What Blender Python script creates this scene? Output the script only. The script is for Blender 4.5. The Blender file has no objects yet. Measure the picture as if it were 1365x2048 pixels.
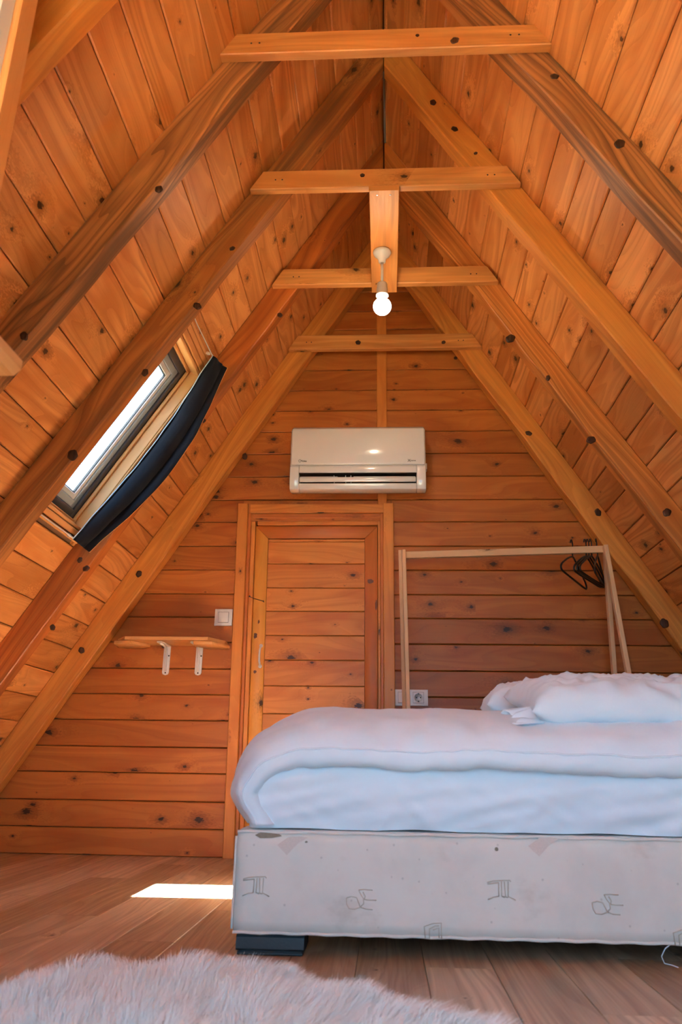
import bpy, bmesh, math, random
from mathutils import Vector, Matrix, noise
random.seed(7)
S = bpy.context.scene
COL = S.collection

# ------------------------------------------------------------------ camera
PITCH, YAW, ROLL = 0.3516, -0.0569, 0.0155
fw = Vector((math.sin(YAW)*math.cos(PITCH), math.cos(YAW)*math.cos(PITCH), math.sin(PITCH)))
rt = Vector((math.cos(YAW), -math.sin(YAW), 0)); up = rt.cross(fw)
rt2 = rt*math.cos(ROLL)+up*math.sin(ROLL); up2 = -rt*math.sin(ROLL)+up*math.cos(ROLL)
cd = bpy.data.cameras.new('camera'); cam = bpy.data.objects.new('camera', cd); COL.objects.link(cam)
M = Matrix((rt2, up2, -fw)).transposed().to_4x4(); M.translation = Vector((-0.005, 0, 0.3798))
cam.matrix_world = M
cd.sensor_fit = 'VERTICAL'; cd.sensor_height = 36.0; cd.lens = 1611.26*36.0/2048
cd.shift_y = -85.0/2048
cd.clip_start = 0.02
cd.dof.use_dof = True; cd.dof.focus_distance = 3.3; cd.dof.aperture_fstop = 5.6
S.camera = cam

# ------------------------------------------------------------------ light
W = bpy.data.worlds.new('sky'); S.world = W; W.use_nodes = True
bg = W.node_tree.nodes['Background']
bg.inputs['Color'].default_value = (0.42, 0.71, 1.0, 1); bg.inputs['Strength'].default_value = 8.0
sd = bpy.data.lights.new('sun', 'SUN'); sd.energy = 360.0; sd.angle = 0.009; sd.color = (1.0, 0.93, 0.82)
sun = bpy.data.objects.new('sun', sd); COL.objects.link(sun)
sun.rotation_euler = Vector((0.327, 0.02, -1.0)).to_track_quat('-Z', 'Y').to_euler()
S.view_settings.view_transform = 'Standard'; S.view_settings.look = 'None'
S.view_settings.gamma = 1.0; S.view_settings.use_curve_mapping = False
S.view_settings.exposure = 0.3
S.cycles.max_bounces = 8; S.cycles.diffuse_bounces = 4; S.cycles.glossy_bounces = 3; S.cycles.transparent_max_bounces = 16
S.cycles.caustics_reflective = False; S.cycles.caustics_refractive = False
S.cycles.use_denoising = True; S.cycles.use_light_tree = False
S.cycles.sample_clamp_indirect = 20.0

# ------------------------------------------------------------------ house numbers (metres)
ZR, AL = 3.1763, math.radians(58.143)
CA, SA, TA = math.cos(AL), math.sin(AL), math.tan(AL)
HR, TR = 0.1044, 0.0733                       # rafter depth and thickness
TIE_Y = [1.821, 2.400, 3.018, 3.643]; TIE_Z = [2.380, 2.3587, 2.3521, 2.3747]; TT = 0.034
RAF_Y = [0.655, 1.255] + [y+TT for y in TIE_Y]
YW, YF = 3.772, -1.0                           # back wall face, front gable face
def hw(z): return (ZR-z)/TA                    # half width of the room at height z
def roof(side, s, y, inn=0.0):                 # point on a roof slope: s down from the ridge, inn towards the room
    return Vector((side*(CA*s)-side*SA*inn, y, ZR-SA*s-CA*inn))

# ------------------------------------------------------------------ node helpers and materials
class NT:
    def __init__(s, name):
        s.m = bpy.data.materials.new(name); s.m.use_nodes = True; s.t = s.m.node_tree
        s.b = s.t.nodes['Principled BSDF']; s.out = s.t.nodes['Material Output']
    def n(s, typ, **kw):
        nd = s.t.nodes.new(typ)
        for k, v in kw.items():
            if k == 'ins':
                for a, b in v.items():
                    if isinstance(b, bpy.types.NodeSocket): s.t.links.new(b, nd.inputs[a])
                    else: nd.inputs[a].default_value = b
            else: setattr(nd, k, v)
        return nd
    def math(s, op, a, b=None, c=None, clamp=False):
        ins = {0: a}
        if b is not None: ins[1] = b
        if c is not None: ins[2] = c
        return s.n('ShaderNodeMath', operation=op, use_clamp=clamp, ins=ins).outputs[0]
    def vmath(s, op, a, b):
        return s.n('ShaderNodeVectorMath', operation=op, ins={0: a, 1: b}).outputs[0]
    def mix(s, f, a, b, mode='MIX'):
        return s.n('ShaderNodeMix', data_type='RGBA', blend_type=mode, ins={0: f, 6: a, 7: b}).outputs[2]
    def smooth(s, x, a, b, lo=0.0, hi=1.0):
        return s.n('ShaderNodeMapRange', interpolation_type='SMOOTHSTEP', ins={0: x, 1: a, 2: b, 3: lo, 4: hi}).outputs[0]
    def noise(s, v, scale, detail=2.0, rough=.5, dim='3D'):
        return s.n('ShaderNodeTexNoise', noise_dimensions=dim, ins={'Vector': v, 'Scale': scale, 'Detail': detail, 'Roughness': rough}).outputs[0]
def rgb(c): return (c[0], c[1], c[2], 1.0)

def wood(name, light, dark, tint, knots=1.0, freq=26.0, contrast=1.0, rough=.42, grey=0.0, kmin=.62, vary=.42, knot_big=.011):
    """pine: UV in metres, u along the grain; every object shifts the pattern by its own random number"""
    T = NT(name)
    uv = T.n('ShaderNodeTexCoord').outputs['UV']
    rnd = T.n('ShaderNodeObjectInfo').outputs['Random']
    sp = T.n('ShaderNodeSeparateXYZ', ins={0: uv}); u, v = sp.outputs[0], sp.outputs[1]
    uo = T.math('ADD', u, T.math('MULTIPLY', rnd, 37.0)); vo = T.math('ADD', v, T.math('MULTIPLY', rnd, 91.0))
    # knots
    kx, ky = 5.2, 13.0
    kc = T.n('ShaderNodeCombineXYZ', ins={0: T.math('MULTIPLY', uo, kx), 1: T.math('MULTIPLY', vo, ky), 2: 0.0}).outputs[0]
    vor = T.n('ShaderNodeTexVoronoi', voronoi_dimensions='2D', feature='F1', ins={'Vector': kc, 'Scale': 1.0, 'Randomness': 1.0})
    df = T.vmath('SUBTRACT', kc, vor.outputs['Position'])
    ds = T.n('ShaderNodeSeparateXYZ', ins={0: df})
    du = T.math('DIVIDE', ds.outputs[0], kx*1.6); dv = T.math('DIVIDE', ds.outputs[1], ky)
    wob = T.noise(kc, 14.0, 1.0, .5, '2D')
    r = T.math('MULTIPLY', T.math('SQRT', T.math('ADD', T.math('MULTIPLY', du, du), T.math('MULTIPLY', dv, dv))), T.math('MULTIPLY_ADD', wob, 1.4, .3))
    cs = T.n('ShaderNodeSeparateColor', ins={0: vor.outputs['Color']})
    rad = T.n('ShaderNodeMapRange', ins={0: cs.outputs[0], 1: kmin, 2: 1.0, 3: 0.0, 4: 1.0}).outputs[0]
    rad = T.math('MULTIPLY', T.math('MULTIPLY', rad, rad), knot_big*knots*1.45)
    rad = T.math('MAXIMUM', rad, 1e-5)
    q = T.math('DIVIDE', r, rad)
    core = T.smooth(q, 1.0, .55); halo = T.smooth(q, 3.2, .9)
    bend = T.math('MULTIPLY', T.smooth(q, 7.0, .5), 1.6)
    # grain
    c1 = T.n('ShaderNodeCombineXYZ', ins={0: T.math('MULTIPLY', uo, 1.1), 1: T.math('MULTIPLY', vo, 7.0), 2: T.math('MULTIPLY', rnd, 20.0)}).outputs[0]
    low = T.noise(c1, 1.0, 1.0, .5, '2D')
    g = T.math('ADD', T.math('MULTIPLY', vo, freq), T.math('ADD', T.math('MULTIPLY', low, 7.0), bend))
    band = T.n('ShaderNodeTexNoise', noise_dimensions='1D', ins={'W': g, 'Scale': 1.0, 'Detail': 1.0}).outputs[0]
    ring = T.math('POWER', T.math('FRACT', T.math('MULTIPLY', g, 1.35)), 3.0)
    c2 = T.n('ShaderNodeCombineXYZ', ins={0: T.math('MULTIPLY', uo, 5.0), 1: T.math('MULTIPLY', vo, 260.0), 2: 0.0}).outputs[0]
    fine = T.noise(c2, 1.0, 1.0, .5, '2D')
    f = T.math('ADD', T.math('MULTIPLY', T.smooth(band, .33, .68), .5*contrast), T.math('ADD', T.math('MULTIPLY', ring, .28*contrast), T.math('MULTIPLY', fine, .2)))
    f = T.math('SUBTRACT', f, .1, clamp=True)
    col = T.mix(f, rgb(light), rgb(dark))
    blot = T.noise(T.n('ShaderNodeCombineXYZ', ins={0: T.math('MULTIPLY', uo, 2.2), 1: T.math('MULTIPLY', vo, 9.0), 2: 0.0}).outputs[0], 1.0, 2.0, .5, '2D')
    col = T.mix(T.smooth(blot, .48, .72, 0.0, .55), col, rgb(tint))
    # board to board
    r2 = T.math('FRACT', T.math('MULTIPLY', rnd, 113.7))
    val = T.math('MULTIPLY_ADD', r2, vary, 1.0-vary*.6)
    col = T.mix(1.0, col, T.n('ShaderNodeCombineColor', ins={0: val, 1: T.math('POWER', val, 1.25), 2: T.math('POWER', val, 1.5)}).outputs[0], 'MULTIPLY')
    if grey > 0:
        gn = T.noise(T.n('ShaderNodeCombineXYZ', ins={0: T.math('MULTIPLY', uo, 1.3), 1: T.math('MULTIPLY', vo, 13.0), 2: 0.0}).outputs[0], 1.0, 2.0, .6, '2D')
        streak = T.noise(T.n('ShaderNodeCombineXYZ', ins={0: T.math('MULTIPLY', uo, .9), 1: T.math('MULTIPLY', vo, 60.0), 2: 0.0}).outputs[0], 1.0, 2.0, .5, '2D')
        col = T.mix(T.smooth(T.math('MULTIPLY_ADD', streak, .5, T.math('MULTIPLY', gn, .8)), .56, .86, 0.0, grey), col, (0.125, 0.058, 0.024, 1))
    col = T.mix(T.math('MULTIPLY', halo, .55), col, rgb([c*.45 for c in dark]))
    col = T.mix(T.math('MULTIPLY', core, .93), col, (0.035, 0.011, 0.004, 1))
    T.t.links.new(col, T.b.inputs['Base Color'])
    T.t.links.new(T.math('MULTIPLY_ADD', fine, .18, rough-.06), T.b.inputs['Roughness'])
    T.b.inputs['Specular IOR Level'].default_value = .38
    bp = T.n('ShaderNodeBump', ins={'Strength': .22, 'Distance': .0012, 'Height': fine})
    T.t.links.new(bp.outputs[0], T.b.inputs['Normal'])
    return T.m

def plain(name, c, rough=.5, metal=0.0, spec=.5, bumps=0.0, bscale=60.0, coat=0.0, mottle=0.0):
    T = NT(name)
    T.b.inputs['Base Color'].default_value = rgb(c); T.b.inputs['Roughness'].default_value = rough
    T.b.inputs['Metallic'].default_value = metal; T.b.inputs['Specular IOR Level'].default_value = spec
    T.b.inputs['Coat Weight'].default_value = coat
    ob = T.n('ShaderNodeTexCoord').outputs['Object']
    ns = T.noise(ob, bscale, 3.0)
    if mottle > 0:
        T.t.links.new(T.mix(T.smooth(ns, .3, .7, 0.0, mottle), rgb(c), rgb([x*.7 for x in c])), T.b.inputs['Base Color'])
    if bumps > 0:
        bp = T.n('ShaderNodeBump', ins={'Strength': bumps, 'Distance': .002, 'Height': ns})
        T.t.links.new(bp.outputs[0], T.b.inputs['Normal'])
    return T.m

def fabric(name, c, c2, weave=900.0, rough=.9, bump=.25, stain=0.0, sheen=.3, blotch=4.0):
    T = NT(name)
    ob = T.n('ShaderNodeTexCoord').outputs['Object']
    a = T.noise(ob, blotch, 4.0, .6)
    col = T.mix(T.smooth(a, .38, .7), rgb(c), rgb(c2))
    if stain > 0:
        st = T.noise(T.vmath('MULTIPLY', ob, (1.0, 1.0, 1.6)), 5.3, 5.0, .65)
        col = T.mix(T.smooth(st, .58, .78, 0.0, stain), col, (0.30, 0.22, 0.15, 1))
        dots = T.n('ShaderNodeTexVoronoi', feature='F1', ins={'Vector': ob, 'Scale': 34.0, 'Randomness': .75}).outputs['Distance']
        col = T.mix(T.smooth(dots, .11, .05, 0.0, .35), col, (0.25, 0.20, 0.17, 1))
    T.t.links.new(col, T.b.inputs['Base Color'])
    T.b.inputs['Roughness'].default_value = rough; T.b.inputs['Specular IOR Level'].default_value = .2
    T.b.inputs['Sheen Weight'].default_value = sheen
    w = T.noise(ob, weave, 1.0)
    soft = T.noise(ob, 26.0, 4.0, .6)
    bp = T.n('ShaderNodeBump', ins={'Strength': bump, 'Distance': .004, 'Height': T.math('MULTIPLY_ADD', w, .15, soft)})
    T.t.links.new(bp.outputs[0], T.b.inputs['Normal'])
    return T.m

def glass(name, tint=(.93, .97, 1.0)):
    T = NT(name); T.t.nodes.remove(T.b)
    tr = T.n('ShaderNodeBsdfTransparent', ins={0: rgb(tint)}); gl = T.n('ShaderNodeBsdfGlossy', ins={'Roughness': .03})
    mx = T.n('ShaderNodeMixShader', ins={0: .05, 1: tr.outputs[0], 2: gl.outputs[0]})
    T.t.links.new(mx.outputs[0], T.out.inputs['Surface'])
    return T.m

def emit(name, c, strength):
    T = NT(name)
    T.b.inputs['Emission Color'].default_value = rgb(c); T.b.inputs['Emission Strength'].default_value = strength
    T.b.inputs['Base Color'].default_value = (.9, .9, .88, 1)
    return T.m

MT = {}
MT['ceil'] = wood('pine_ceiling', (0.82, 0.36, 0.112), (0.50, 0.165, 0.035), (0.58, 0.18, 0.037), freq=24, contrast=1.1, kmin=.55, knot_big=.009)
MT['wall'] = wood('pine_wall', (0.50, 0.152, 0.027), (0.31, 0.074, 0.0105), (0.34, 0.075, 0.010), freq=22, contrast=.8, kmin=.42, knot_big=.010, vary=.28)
MT['door'] = wood('pine_door', (0.70, 0.25, 0.05), (0.46, 0.125, 0.02), (0.50, 0.12, 0.018), freq=20, contrast=.8, kmin=.56, vary=.22)
MT['stile'] = wood('pine_stile', (0.76, 0.32, 0.055), (0.60, 0.20, 0.03), (0.62, 0.20, 0.03), freq=16, contrast=.6, kmin=.9, vary=.2)
MT['brown'] = wood('pine_brown', (0.54, 0.155, 0.032), (0.38, 0.095, 0.017), (0.40, 0.10, 0.02), freq=20, contrast=.7, kmin=.85, vary=.1)
MT['trim'] = wood('pine_trim', (0.72, 0.26, 0.05), (0.50, 0.145, 0.024), (0.52, 0.135, 0.02), freq=20, contrast=.75, kmin=.7, vary=.2, knot_big=.009)
MT['rafter'] = wood('pine_rafter', (0.64, 0.235, 0.052), (0.31, 0.088, 0.017), (0.40, 0.11, 0.02), freq=34, contrast=1.1, kmin=.9, vary=.25, grey=.3, knot_big=.012)
MT['raftergrey'] = wood('pine_rafter_weathered', (0.50, 0.20, 0.06), (0.15, 0.058, 0.019), (0.25, 0.095, 0.03), freq=40, contrast=1.4, kmin=.93, vary=.15, grey=.9, knot_big=.012)
MT['rafterbrown'] = wood('pine_rafter_brown', (0.47, 0.175, 0.042), (0.20, 0.060, 0.014), (0.28, 0.082, 0.016), freq=36, contrast=1.2, kmin=.9, vary=.15, grey=.6, knot_big=.012)
MT['rafterred'] = wood('pine_rafter_red', (0.50, 0.14, 0.026), (0.23, 0.052, 0.009), (0.31, 0.068, 0.011), freq=30, contrast=1.1, kmin=.9, vary=.15, grey=.35, knot_big=.012)
MT['rafterlight'] = wood('pine_rafter_light', (0.76, 0.31, 0.062), (0.50, 0.155, 0.028), (0.56, 0.17, 0.028), freq=28, contrast=1.0, kmin=.9, vary=.12, grey=.2, knot_big=.012)
MT['tie'] = wood('pine_tie', (0.78, 0.34, 0.095), (0.54, 0.18, 0.038), (0.54, 0.18, 0.04), freq=26, contrast=.8, kmin=.86, vary=.15, grey=.3, knot_big=.014)
MT['pale'] = wood('pine_raw', (0.80, 0.50, 0.28), (0.66, 0.36, 0.17), (0.70, 0.40, 0.2), freq=18, contrast=.5, kmin=.95, vary=.1, rough=.6)
MT['ply'] = wood('pine_reveal', (0.74, 0.36, 0.13), (0.58, 0.24, 0.07), (0.60, 0.24, 0.06), freq=14, contrast=.6, kmin=.97, vary=.15)
MT['floor'] = wood('laminate_floor', (0.60, 0.42, 0.275), (0.35, 0.22, 0.13), (0.40, 0.255, 0.15), knots=.6, freq=46, contrast=1.25, kmin=.93, vary=.55, rough=.36, grey=.25)
MT['knot'] = wood('knot_dark', (0.075, 0.026, 0.010), (0.022, 0.008, 0.004), (0.03, 0.012, 0.006), freq=160, contrast=1, kmin=.99, vary=.2, rough=.5)
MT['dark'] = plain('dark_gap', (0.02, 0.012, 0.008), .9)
MT['shell'] = plain('roof_shell', (0.18, 0.09, 0.04), .9)
MT['white'] = plain('white_plastic', (0.80, 0.77, 0.73), .28, coat=.25, mottle=.04)
MT['acwhite'] = plain('air_conditioner_white', (0.80, 0.76, 0.73), .16, coat=.5)
MT['offwhite'] = plain('switch_cream', (0.82, 0.78, 0.72), .35, mottle=.03)
MT['seam'] = plain('switch_seam', (0.30, 0.26, 0.22), .6)
MT['metal'] = plain('white_enamel', (0.84, 0.80, 0.76), .35, mottle=.1, bscale=90)
MT['steel'] = plain('steel', (0.6, 0.6, 0.6), .3, metal=1.0)
MT['screw'] = plain('screw_dark', (0.05, 0.045, 0.04), .4, metal=.7)
MT['black'] = plain('black_plastic', (0.012, 0.012, 0.013), .45, mottle=.3)
MT['ink'] = plain('logo_ink', (0.06, 0.04, 0.035), .4)
MT['frame'] = plain('window_frame_anthracite', (0.055, 0.06, 0.075), .4, mottle=.1)
MT['sash'] = plain('window_sash_grey', (0.30, 0.36, 0.40), .35, mottle=.08)
MT['gasket'] = plain('window_gasket', (0.015, 0.017, 0.02), .6)
MT['sun_blocker'] = plain('sky_tinted_blocker', (0.55, 0.74, 0.90), .6, mottle=.05)  # pale blue imitates sky light behind the upright pane
MT['bead'] = plain('window_bead', (0.75, 0.78, 0.8), .35)
MT['glass'] = glass('window_glass')
MT['cable'] = plain('grey_cable', (0.22, 0.23, 0.22), .5)
MT['foot'] = plain('bed_foot_plastic', (0.022, 0.034, 0.040), .45, bumps=.2, bscale=200, mottle=.3)
MT['sheet'] = fabric('white_cotton', (0.76, 0.83, 0.88), (0.73, 0.80, 0.86), sheen=.15, bump=.18)
MT['duvet'] = fabric('white_duvet_cotton', (0.77, 0.84, 0.89), (0.74, 0.81, 0.87), sheen=.15, bump=.22)
MT['base'] = fabric('beige_upholstery', (0.74, 0.66, 0.58), (0.67, 0.60, 0.53), weave=700, stain=.3, bump=.15, blotch=7.0)
MT['stitch'] = plain('embroidery_thread', (0.56, 0.45, 0.35), .85)
MT['stain'] = plain('stain_brown', (0.30, 0.23, 0.16), .9, mottle=.5, bscale=150)
MT['patch'] = plain('woven_patch', (0.68, 0.56, 0.485), .9, mottle=.25, bscale=300)
MT['navy'] = fabric('navy_cloth', (0.006, 0.0065, 0.011), (0.009, 0.010, 0.016), weave=500, sheen=.05, bump=.3)
MT['hem'] = plain('pale_hem', (0.45, 0.55, 0.65), .8)
MT['hide'] = plain('sheepskin_hide', (0.70, 0.63, 0.58), .9, bumps=.3)
MT['fur'] = plain('sheepskin_fur', (0.95, 0.91, 0.87), .75, spec=.2)
MT['bulb'] = emit('lit_bulb', (1.0, 0.80, 0.54), 75.0)

# ------------------------------------------------------------------ mesh helpers
def setp(o, label=None, cat=None, group=None, kind=None):
    if label: o['label'] = label
    if cat: o['category'] = cat
    if group: o['group'] = group
    if kind: o['kind'] = kind
    return o
def empty(name, loc=(0, 0, 0)):
    o = bpy.data.objects.new(name, None); o.location = loc; o.empty_display_size = .1; COL.objects.link(o); return o
def link(name, me, mat, parent=None, smooth=False):
    if mat is not None: me.materials.append(MT[mat] if isinstance(mat, str) else mat)
    o = bpy.data.objects.new(name, me); COL.objects.link(o)
    if parent is not None:
        o.parent = parent
        if parent.type == 'EMPTY' or True: o.matrix_parent_inverse = Matrix.Translation(-Vector(parent.location))
    if smooth:
        me.polygons.foreach_set('use_smooth', [True]*len(me.polygons))
    return o
def mesh(name, vs, fs, uvs=None):
    me = bpy.data.meshes.new(name); me.from_pydata([tuple(v) for v in vs], [], fs)
    if uvs is not None:
        l = me.uv_layers.new(name='UVMap'); l.data.foreach_set('uv', [c for uv in uvs for c in uv])
    me.update(); return me

def beam(name, O, L, Wd, T, l, w, t, mat, parent=None, ch=.003, l0=None, l1=None, seg=1, wav=0.0, warp=None, sides=None):
    """a chamfered timber: O corner, L/Wd/T unit axes, l/w/t sizes; l0/l1 give slanted cuts as functions of (w, t)"""
    O, L, Wd, T = Vector(O), Vector(L), Vector(Wd), Vector(T)
    c = min(ch, w*.3, t*.3)
    sec = [(c, 0), (w-c, 0), (w, c), (w, t-c), (w-c, t), (c, t), (0, t-c), (0, c)]
    per = [0.0]
    for k in range(8):
        a, b = sec[k], sec[(k+1) % 8]; per.append(per[-1]+math.hypot(b[0]-a[0], b[1]-a[1]))
    vs, fs, uvs = [], [], []
    sd = random.uniform(0, 100)
    flip = L.cross(Wd).dot(T) < 0
    for i in range(seg+1):
        f = i/seg
        for (a, b) in sec:
            s0 = l0(a, b) if l0 else 0.0
            s1 = l1(a, b) if l1 else l
            x = s0+(s1-s0)*f
            aa, bb = a, b
            if wav > 0 and b > t*.5:
                bb = b+wav*noise.noise((x*2.3+sd, a*3, 0))+wav*.5*noise.noise((x*7.0+sd, a*9, 3))
            if wav > 0:
                aa = a+wav*.35*noise.noise((x*3.1+sd, b*4+7, 9))
            p = O+L*x+Wd*aa+T*bb
            vs.append(warp(p) if warp else p)
    us = []
    for i in range(seg+1):
        for (a, b) in sec:
            s0 = l0(a, b) if l0 else 0.0
            s1 = l1(a, b) if l1 else l
            us.append(s0+(s1-s0)*i/seg)
    for i in range(seg):
        for k in range(8):
            k2 = (k+1) % 8
            q = [i*8+k, i*8+k2, (i+1)*8+k2, (i+1)*8+k]
            uq = [(us[q[0]], per[k]), (us[q[1]], per[k+1]), (us[q[2]], per[k+1]), (us[q[3]], per[k])]
            if not flip: q.reverse(); uq.reverse()
            fs.append(tuple(q)); uvs += uq
    for end, base in ((0, 0), (1, seg*8)):
        q = [base+k for k in range(8)]
        uq = [(sec[k][0]*.12+5, sec[k][1]*1.5) for k in range(8)]
        if (end == 0) == flip: q.reverse(); uq.reverse()
        fs.append(tuple(q)); uvs += uq
    return link(name, mesh(name, vs, fs, uvs), mat, parent)

def box(name, x0, x1, y0, y1, z0, z1, mat, parent=None, ch=.002, grain='x', warp=None):
    X, Y, Z = Vector((1, 0, 0)), Vector((0, 1, 0)), Vector((0, 0, 1))
    O = (x0, y0, z0)
    if grain == 'x': return beam(name, O, X, Z, Y, x1-x0, z1-z0, y1-y0, mat, parent, ch, warp=warp)
    if grain == 'y': return beam(name, O, Y, X, Z, y1-y0, x1-x0, z1-z0, mat, parent, ch, warp=warp)
    return beam(name, O, Z, X, Y, z1-z0, x1-x0, y1-y0, mat, parent, ch, warp=warp)

def stick(name, A, B, w, t, mat, parent=None, ref=(0, 1, 0), ch=.002):
    A, B = Vector(A), Vector(B); L = (B-A); l = L.length; L.normalize()
    Wd = L.cross(Vector(ref)).normalized(); T = L.cross(Wd).normalized()
    return beam(name, A-Wd*w/2-T*t/2, L, Wd, T, l, w, t, mat, parent, ch)

def tube_data(pts, r, n=8, closed=False, taper=None):
    pts = [Vector(p) for p in pts]; m = len(pts); vs, fs = [], []
    prev = None
    for i, p in enumerate(pts):
        if closed: d = pts[(i+1) % m]-pts[i-1]
        else: d = pts[min(i+1, m-1)]-pts[max(i-1, 0)]
        d.normalize()
        if prev is None:
            a = d.orthogonal().normalized()
        else:
            a = (prev-d*prev.dot(d)).normalized()
        prev = a; b = d.cross(a)
        rr = r*(taper(i/(m-1)) if taper else 1)
        for k in range(n):
            an = 2*math.pi*k/n; vs.append(p+a*math.cos(an)*rr+b*math.sin(an)*rr)
    for i in range(m if closed else m-1):
        j = (i+1) % m
        for k in range(n):
            k2 = (k+1) % n; fs.append((i*n+k, i*n+k2, j*n+k2, j*n+k))
    if not closed:
        fs.append(tuple(reversed(range(n)))); fs.append(tuple((m-1)*n+k for k in range(n)))
    return vs, fs
def tube(name, pts, r, mat, parent=None, n=8, closed=False, taper=None):
    vs, fs = tube_data(pts, r, n, closed, taper)
    return link(name, mesh(name, vs, fs), mat, parent, True)
def lathe(name, prof, C, axis, mat, parent=None, n=28):
    """prof: (radius, along) pairs; revolves about axis through C"""
    A = Vector(axis).normalized(); a = A.orthogonal().normalized(); b = A.cross(a); C = Vector(C)
    vs, fs = [], []
    for (r, h) in prof:
        for k in range(n):
            an = 2*math.pi*k/n; vs.append(C+A*h+(a*math.cos(an)+b*math.sin(an))*max(r, 1e-5))
    m = len(prof)
    for i in range(m-1):
        for k in range(n):
            k2 = (k+1) % n; fs.append((i*n+k, i*n+k2, (i+1)*n+k2, (i+1)*n+k))
    fs.append(tuple(reversed(range(n)))); fs.append(tuple((m-1)*n+k for k in range(n)))
    return link(name, mesh(name, vs, fs), mat, parent, True)
def loft(name, prof, x0, x1, mat, parent=None, extra=()):
    """extrudes (y, z) outlines along x; extra: more (prof, x0, x1) pieces of the same mesh"""
    vs, fs = [], []
    for pr, a, b in [(prof, x0, x1)]+list(extra):
        o = len(vs); n = len(pr)
        vs += [(a, y, z) for y, z in pr]+[(b, y, z) for y, z in pr]
        for k in range(n):
            k2 = (k+1) % n; fs.append((o+k, o+k2, o+n+k2, o+n+k))
        fs.append(tuple(o+k for k in reversed(range(n)))); fs.append(tuple(o+n+k for k in range(n)))
    me = mesh(name, vs, fs); bm = bmesh.new(); bm.from_mesh(me); bmesh.ops.recalc_face_normals(bm, faces=bm.faces); bm.to_mesh(me); bm.free()
    return link(name, me, mat, parent)
def bevel(o, w, seg=3):
    m = o.modifiers.new('bevel', 'BEVEL'); m.width = w; m.segments = seg; m.limit_method = 'ANGLE'; m.angle_limit = .6
    o.data.polygons.foreach_set('use_smooth', [True]*len(o.data.polygons))
    return o
def plate(name, poly, O, U, V, N, th, mat, parent=None, uvrot=False):
    """an outline in (u, v) extruded by th along N"""
    O, U, V, N = Vector(O), Vector(U), Vector(V), Vector(N); n = len(poly)
    vs = [O+U*a+V*b for a, b in poly]+[O+U*a+V*b+N*th for a, b in poly]
    fs = [tuple(reversed(range(n))), tuple(range(n, 2*n))]+[(k, (k+1) % n, n+(k+1) % n, n+k) for k in range(n)]
    me = mesh(name, vs, fs); bm = bmesh.new(); bm.from_mesh(me); bmesh.ops.recalc_face_normals(bm, faces=bm.faces)
    l = bm.loops.layers.uv.new('UVMap')
    for f in bm.faces:
        for lp in f.loops:
            d = lp.vert.co-O; a, b = d.dot(U), d.dot(V)
            lp[l].uv = (b, a+d.dot(N)) if uvrot else (a, b+d.dot(N))
    bm.to_mesh(me); bm.free()
    return link(name, me, mat, parent)
def text_mesh(name, body, size, O, U, V, mat, parent=None, th=.0006):
    cu = bpy.data.curves.new(name, 'FONT'); cu.body = body; cu.size = size; cu.extrude = th; cu.align_x = 'LEFT'
    tmp = bpy.data.objects.new(name+'_tmp', cu); COL.objects.link(tmp)
    dg = bpy.context.evaluated_depsgraph_get(); me = bpy.data.meshes.new_from_object(tmp.evaluated_get(dg))
    bpy.data.objects.remove(tmp); bpy.data.curves.remove(cu)
    U, V = Vector(U), Vector(V); N = U.cross(V); R = Matrix((U, V, N)).transposed().to_4x4(); R.translation = Vector(O)
    me.transform(R); me.name = name
    return link(name, me, mat, parent)

# ================================================================== SETTING
# ---- ground outside, one storey below
gT = NT('earth'); gob = gT.n('ShaderNodeTexCoord').outputs['Object']
gT.t.links.new(gT.mix(gT.noise(gob, .6, 5.0), (0.075, 0.07, 0.05, 1), (0.045, 0.05, 0.028, 1)), gT.b.inputs['Base Color']); gT.b.inputs['Roughness'].default_value = .95
MT['earth'] = gT.m
gv = [(-40+80*i/8, -40+80*j/8, -2.7+.12*noise.noise(Vector((i, j, 0)))) for i in range(9) for j in range(9)]
ground = link('ground', mesh('ground', gv, [(i*9+j, i*9+9+j, i*9+10+j, i*9+j+1) for i in range(8) for j in range(8)]), 'earth'); setp(ground, kind='structure')
# ---- floor
floor = box('floor', -hw(0), hw(0), YF, YW+.05, -.12, -.012, 'shell'); setp(floor, kind='structure')
FW = .1385
k0 = math.floor((-hw(0)+.065)/FW)
i = k0
while True:
    x0 = -.065+i*FW
    if x0 > hw(0): break
    a, b = max(x0, -hw(0)), min(x0+FW, hw(0))
    if b-a > .02:
        y = YF; ys = [YF]
        y = YF+((i*.37) % 1)*1.15+.15
        while y < YW: ys.append(y); y += 1.15
        ys.append(YW+.02)
        for y0, y1 in zip(ys, ys[1:]):
            if y1-y0 < .03: continue
            beam('floor_plank', (a+.0006, y0+.0004, -.012), (0, 1, 0), (1, 0, 0), (0, 0, 1), y1-y0-.0008, b-a-.0012, .012, 'floor', floor, ch=.0012)
    i += 1

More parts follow.
